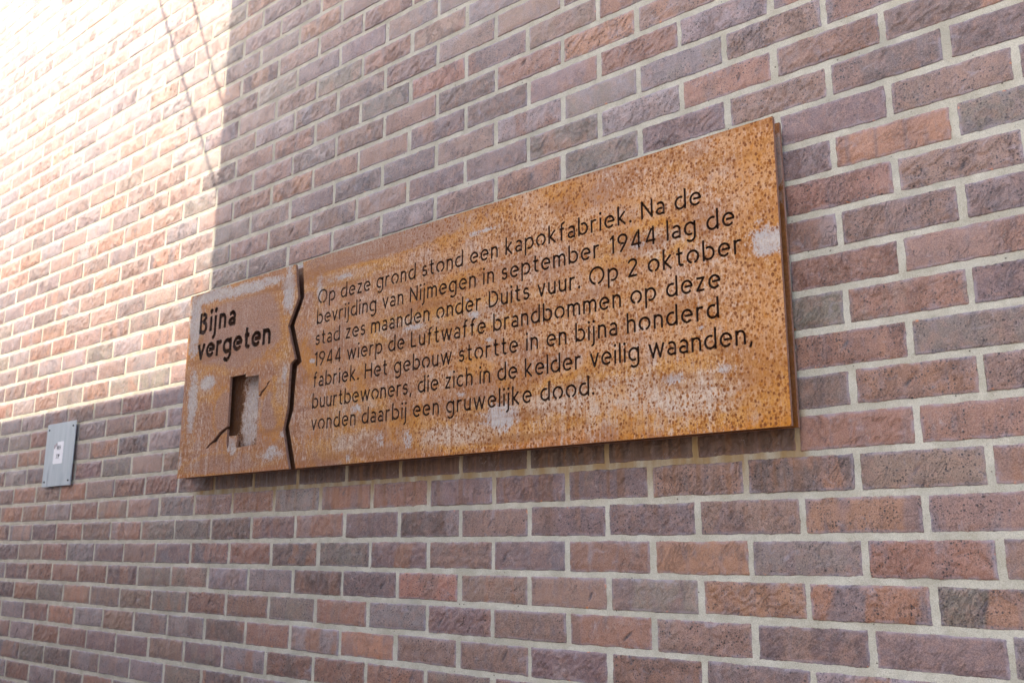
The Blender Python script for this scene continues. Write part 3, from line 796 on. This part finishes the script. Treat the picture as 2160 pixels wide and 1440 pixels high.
def cyl(name, x, z, y0, y1, r, mat, parent, n=16, dome=0.0):
    V = []; F = []
    prof = [(r, y1), (r, y0)] + ([(r * .86, y0 - dome * .6), (r * .5, y0 - dome)] if dome else [])
    for rr_, yy in prof:
        for i in range(n):
            a = 2 * math.pi * i / n
            V.append((x + rr_ * math.cos(a), yy, z + rr_ * math.sin(a)))
    for q in range(len(prof) - 1):
        for i in range(n):
            F.append((q * n + i, q * n + (i + 1) % n, (q + 1) * n + (i + 1) % n, (q + 1) * n + i))
    F.append(tuple(range((len(prof) - 1) * n, len(prof) * n)))
    F.append(tuple(range(n))[::-1])
    return mesh_obj(name, V, F, mat, parent)
for x_, z_ in ((.10, .45), (.10, .20), (.52, .58), (.52, .03), (.70, .58), (.70, .05), (1.4, .58), (1.4, .05), (2.08, .58), (2.08, .05)):
    cyl("spacer", x_, z_, YF1, YB0, .009, M_EDGE, plaque)
for x_, z_ in ((.08, .55), (.08, .06), (1.07, .55), (1.07, .06), (2.06, .55), (2.06, .06)):
    cyl("wall_spacer", x_, z_, YB1, .044, .012, M_EDGE, plaque)

# ------------------------------------------------------------------ small grey number plate
def metal_material():
    k = NT("grey_metal")
    co = k.objco()
    n = k.noise(k.scale(co, 45, 1, 6), 1, 4, .6)
    b = k.noise(co, 9, 3, .6)
    c = k.mix(k.ss(n, .3, .7), (.40, .445, .47), (.47, .51, .53))
    dr = k.math('MULTIPLY', k.ss(k.noise(k.scale(co, 34, 1, 5), 1, 2), .56, .68), k.ss(k.sep(co)[2], .11, .03))
    c = k.mix(k.math('MULTIPLY', dr, .6), c, (.19, .215, .26))
    c = k.mix(k.math('MULTIPLY', k.ss(b, .55, .75), .3), c, (.25, .30, .34))
    k.set(Base_Color=c, Roughness=.52, Metallic=.15, Specular_IOR_Level=.5, Normal=k.bump(n, .1, .0006))
    return k.m
M_GREY = metal_material()
M_SCREW = flat_material("dark_screw", (.06, .065, .07), .4, 200, .2, .6)
M_STICK = flat_material("white_sticker", (.80, .80, .83), .4, 80, .03)
M_INK = flat_material("black_ink", (.045, .045, .06), .5, 80, .1)
M_TORN = flat_material("torn_paper", (.42, .34, .36), .8, 300, .3)

small = empty("number_plate", (-3.129, 0, .1025 + GZ))
tag(small, "small grey metal plate with white sticker numbered 119, screwed to bricks left of the plaque", "sign")
def box_plate(name, x0, z0, x1, z1, y0, y1, bev, mat, parent):
    V = []; 
    for yy, d in ((y1, 0), (y0 + bev, 0), (y0, bev)):
        V += [(x0 + d, yy, z0 + d), (x1 - d, yy, z0 + d), (x1 - d, yy, z1 - d), (x0 + d, yy, z1 - d)]
    F = [(8, 9, 10, 11), (3, 2, 1, 0)]
    for q in (0, 1):
        for i in range(4):
            F.append((q * 4 + i, q * 4 + (i + 1) % 4, q * 4 + 4 + (i + 1) % 4, q * 4 + 4 + i))
    return mesh_obj(name, V, F, mat, parent)
SW, SH = .2525, .2555
YS = -.012
box_plate("plate", 0, 0, SW, SH, YS, YS + .003, .0006, M_GREY, small)
for x_, z_ in ((.0205, .232), (.231, .2355), (.0205, .020), (.231, .0195)):
    cyl("screw", x_, z_, YS - .0005, .010, .0042, M_SCREW, small, 14, .0028)
# sticker with a torn upper left corner
sx0, sx1, sz0, sz1 = .0790, .1632, .0895, .1785
def rounded(x0, z0, x1, z1, r):
    P = []
    for cx, cz, a0 in ((x1 - r, z0 + r, -90), (x1 - r, z1 - r, 0), (x0 + r, z1 - r, 90), (x0 + r, z0 + r, 180)):
        P += arc(cx, cz, r, r, a0, a0 + 90, 5)
    return P
out = rounded(sx0, sz0, sx1, sz1, .006)
stick = out[:12] + [(sx0 + .026, sz1), (sx0 + .030, sz1 - .009), (sx0 + .024, sz1 - .016), (sx0 + .012, sz1 - .020), (sx0 + .007, sz1 - .027), (sx0, sz1 - .028)] + out[18:]
stk = cut_plate("sticker", stick, [], YS - .0006, YS - .00005, M_STICK, small)
cut_plate("torn_corner", [(sx0 + .001, sz1 - .027), (sx0 + .007, sz1 - .026), (sx0 + .012, sz1 - .019), (sx0 + .024, sz1 - .015), (sx0 + .029, sz1 - .009), (sx0 + .020, sz1 - .004), (sx0 + .012, sz1 - .013), (sx0 + .002, sz1 - .010)],
          [], YS - .0009, YS - .00005, M_TORN, stk)
def ink(name, text, x0, x1, zb, cap):
    hw = .075
    Gk = glyphs(hw, True); x = x0; V = []; F = []
    lps = set_line(text, x0, x1, zb, cap, hw, True)
    return lps
for nm, tx, a_, b_, z_ in (("lettering", "WH", sx0 + .025, sx0 + .061, .1455), ("numbering", "119", sx0 + .024, sx0 + .056, .1110)):
    bmV = []; bmF = []
    for lp in ink(nm, tx, a_, b_, z_, .0180):
        if abs(area(lp)) < 1e-9: continue
        r_ = delaunay_2d_cdt([Vector(p) for p in lp], [(i, (i + 1) % len(lp)) for i in range(len(lp))], [], 1, 1e-8)
        b0 = len(bmV)
        bmV += [(v.x, YS - .0009, v.y) for v in r_[0]]
        bmF += [tuple(b0 + i for i in f) for f in r_[2]]
    o_ = mesh_obj(nm, bmV, bmF, M_INK, stk)
    md = o_.modifiers.new("solid", 'SOLIDIFY'); md.thickness = .0002; md.offset = 0

# ------------------------------------------------------------------ surroundings that shade and light the wall
def paving_material():
    k = NT("paving")
    co = k.objco()
    br = k.n("ShaderNodeTexBrick")
    k.put(br.inputs['Vector'], co)
    br.inputs['Scale'].default_value = 4.0
    br.inputs['Color1'].default_value = (.30, .22, .17, 1); br.inputs['Color2'].default_value = (.38, .28, .21, 1)
    br.inputs['Mortar'].default_value = (.20, .18, .15, 1)
    n = k.noise(co, 3, 4)
    k.set(Base_Color=k.mix(k.math('MULTIPLY', n, .4), br.outputs[0], (.36, .32, .28)), Roughness=.8)
    return k.m
gr = mesh_obj("ground", [(-120, -120, 0), (120, -120, 0), (120, 120, 0), (-120, 120, 0)], [(0, 1, 2, 3)], paving_material())
tag(gr, kind="structure")

M_OPP = flat_material("pale_render", (.74, .74, .76), .85, 2, .08)  # kept pale so the unseen facades throw light back on the wall
M_ROOF = flat_material("roof_edge", (.16, .16, .17), .6, 6, .1)
M_PANE = flat_material("window_pane", (.05, .06, .07), .1, 3, .1)
M_CABLE = flat_material("cable_black", (.03, .03, .03), .5, 30, .1)
def add_box(V, F, x0, x1, y0, y1, z0, z1):
    b = len(V)
    V += [(x0, y0, z0), (x1, y0, z0), (x1, y1, z0), (x0, y1, z0), (x0, y0, z1), (x1, y0, z1), (x1, y1, z1), (x0, y1, z1)]
    F += [tuple(b + i for i in f) for f in ((3, 2, 1, 0), (4, 5, 6, 7), (0, 1, 5, 4), (1, 2, 6, 5), (2, 3, 7, 6), (3, 0, 4, 7))]
def building(name, label, x0, x1, yf, yb, h, rows, cols):
    e = empty(name, ((x0 + x1) / 2, (yf + yb) / 2, 0))
    tag(e, label, "building")
    ox, oy = e.location.x, e.location.y
    V = []; F = []
    add_box(V, F, x0 - ox, x1 - ox, yb - oy, yf - oy, 0, h - .25)
    mesh_obj("wall", V, F, M_OPP, e)
    V = []; F = []
    add_box(V, F, x0 - ox, x1 - ox, yb - oy, yf - oy, h - .249, h)
    mesh_obj("roof", V, F, M_ROOF, e)
    for r in range(rows):
        for c_ in range(cols):
            cx = x0 + (c_ + .5) * (x1 - x0) / cols - ox; cz = 1.7 + r * 2.9
            V = []; F = []
            add_box(V, F, cx - .55, cx + .55, yf - oy + .002, yf - oy + .05, cz - .7, cz + .7)
            w_ = mesh_obj("window", V, F, M_ROOF, e)
            V = []; F = []
            add_box(V, F, cx - .48, cx + .48, yf - oy + .0505, yf - oy + .058, cz - .63, cz + .63)
            mesh_obj("pane", V, F, M_PANE, w_)
    return e
YO = -3.0
T = -YO / -SUN.y            # length of the sun ray from the wall to the opposite facade
XE = -1.988 + SUN.x * T     # tower corner whose shadow is the upright edge
ZL = .414 + GZ + SUN.z * T  # low roof whose shadow is the level edge
building("shadow_tower", "unseen tall pale block across the lane, shaped to shade the wall", XE, XE + 3.3, YO, YO - 5, 6.3, 2, 2)  # out of view, placed and sized for the shadow it casts
building("shadow_block", "unseen low flat-roofed pale block across the lane, shaped to shade the lower wall", XE - 16, XE - .004, YO, YO - 5, ZL, 1, 5)  # also unseen, roof height set by the level shadow edge

def cable(name, label, a, b, r=.0085, sag=.0):
    a = Vector(a); b = Vector(b); n = 24; m = 8
    V = []; F = []
    d = (b - a).normalized(); u_ = d.cross(Vector((0, 0, 1))).normalized(); w_ = u_.cross(d)
    for i in range(n + 1):
        t_ = i / n; p = a.lerp(b, t_) - Vector((0, 0, 4 * sag * t_ * (1 - t_)))
        for j in range(m):
            an = 2 * math.pi * j / m
            V.append(tuple(p + u_ * (r * math.cos(an)) + w_ * (r * math.sin(an))))
    for i in range(n):
        for j in range(m):
            F.append((i * m + j, i * m + (j + 1) % m, (i + 1) * m + (j + 1) % m, (i + 1) * m + j))
    o = mesh_obj(name, V, F, M_CABLE, None, smooth=True)
    return tag(o, label, "cable", "cables slung over the lane")
def on_ray(x, z, t_): return Vector((x, 0, z + GZ)) + SUN * t_
# shadow lines on the wall: (-2.543,2.087)->(-1.998,1.109) and (-2.267,1.973)->(-1.994,1.447)
cable("overhead_cable", "outer thin black cable slung from wall top to the house opposite", on_ray(-2.543 - .33, 2.087 + .60, .12), on_ray(-1.90, .94, T - .02))
cable("overhead_cable", "inner thin black cable slung from wall top to the house opposite", on_ray(-2.267 - .40, 1.973 + .77, .12), on_ray(-1.90, 1.26, T - .02))
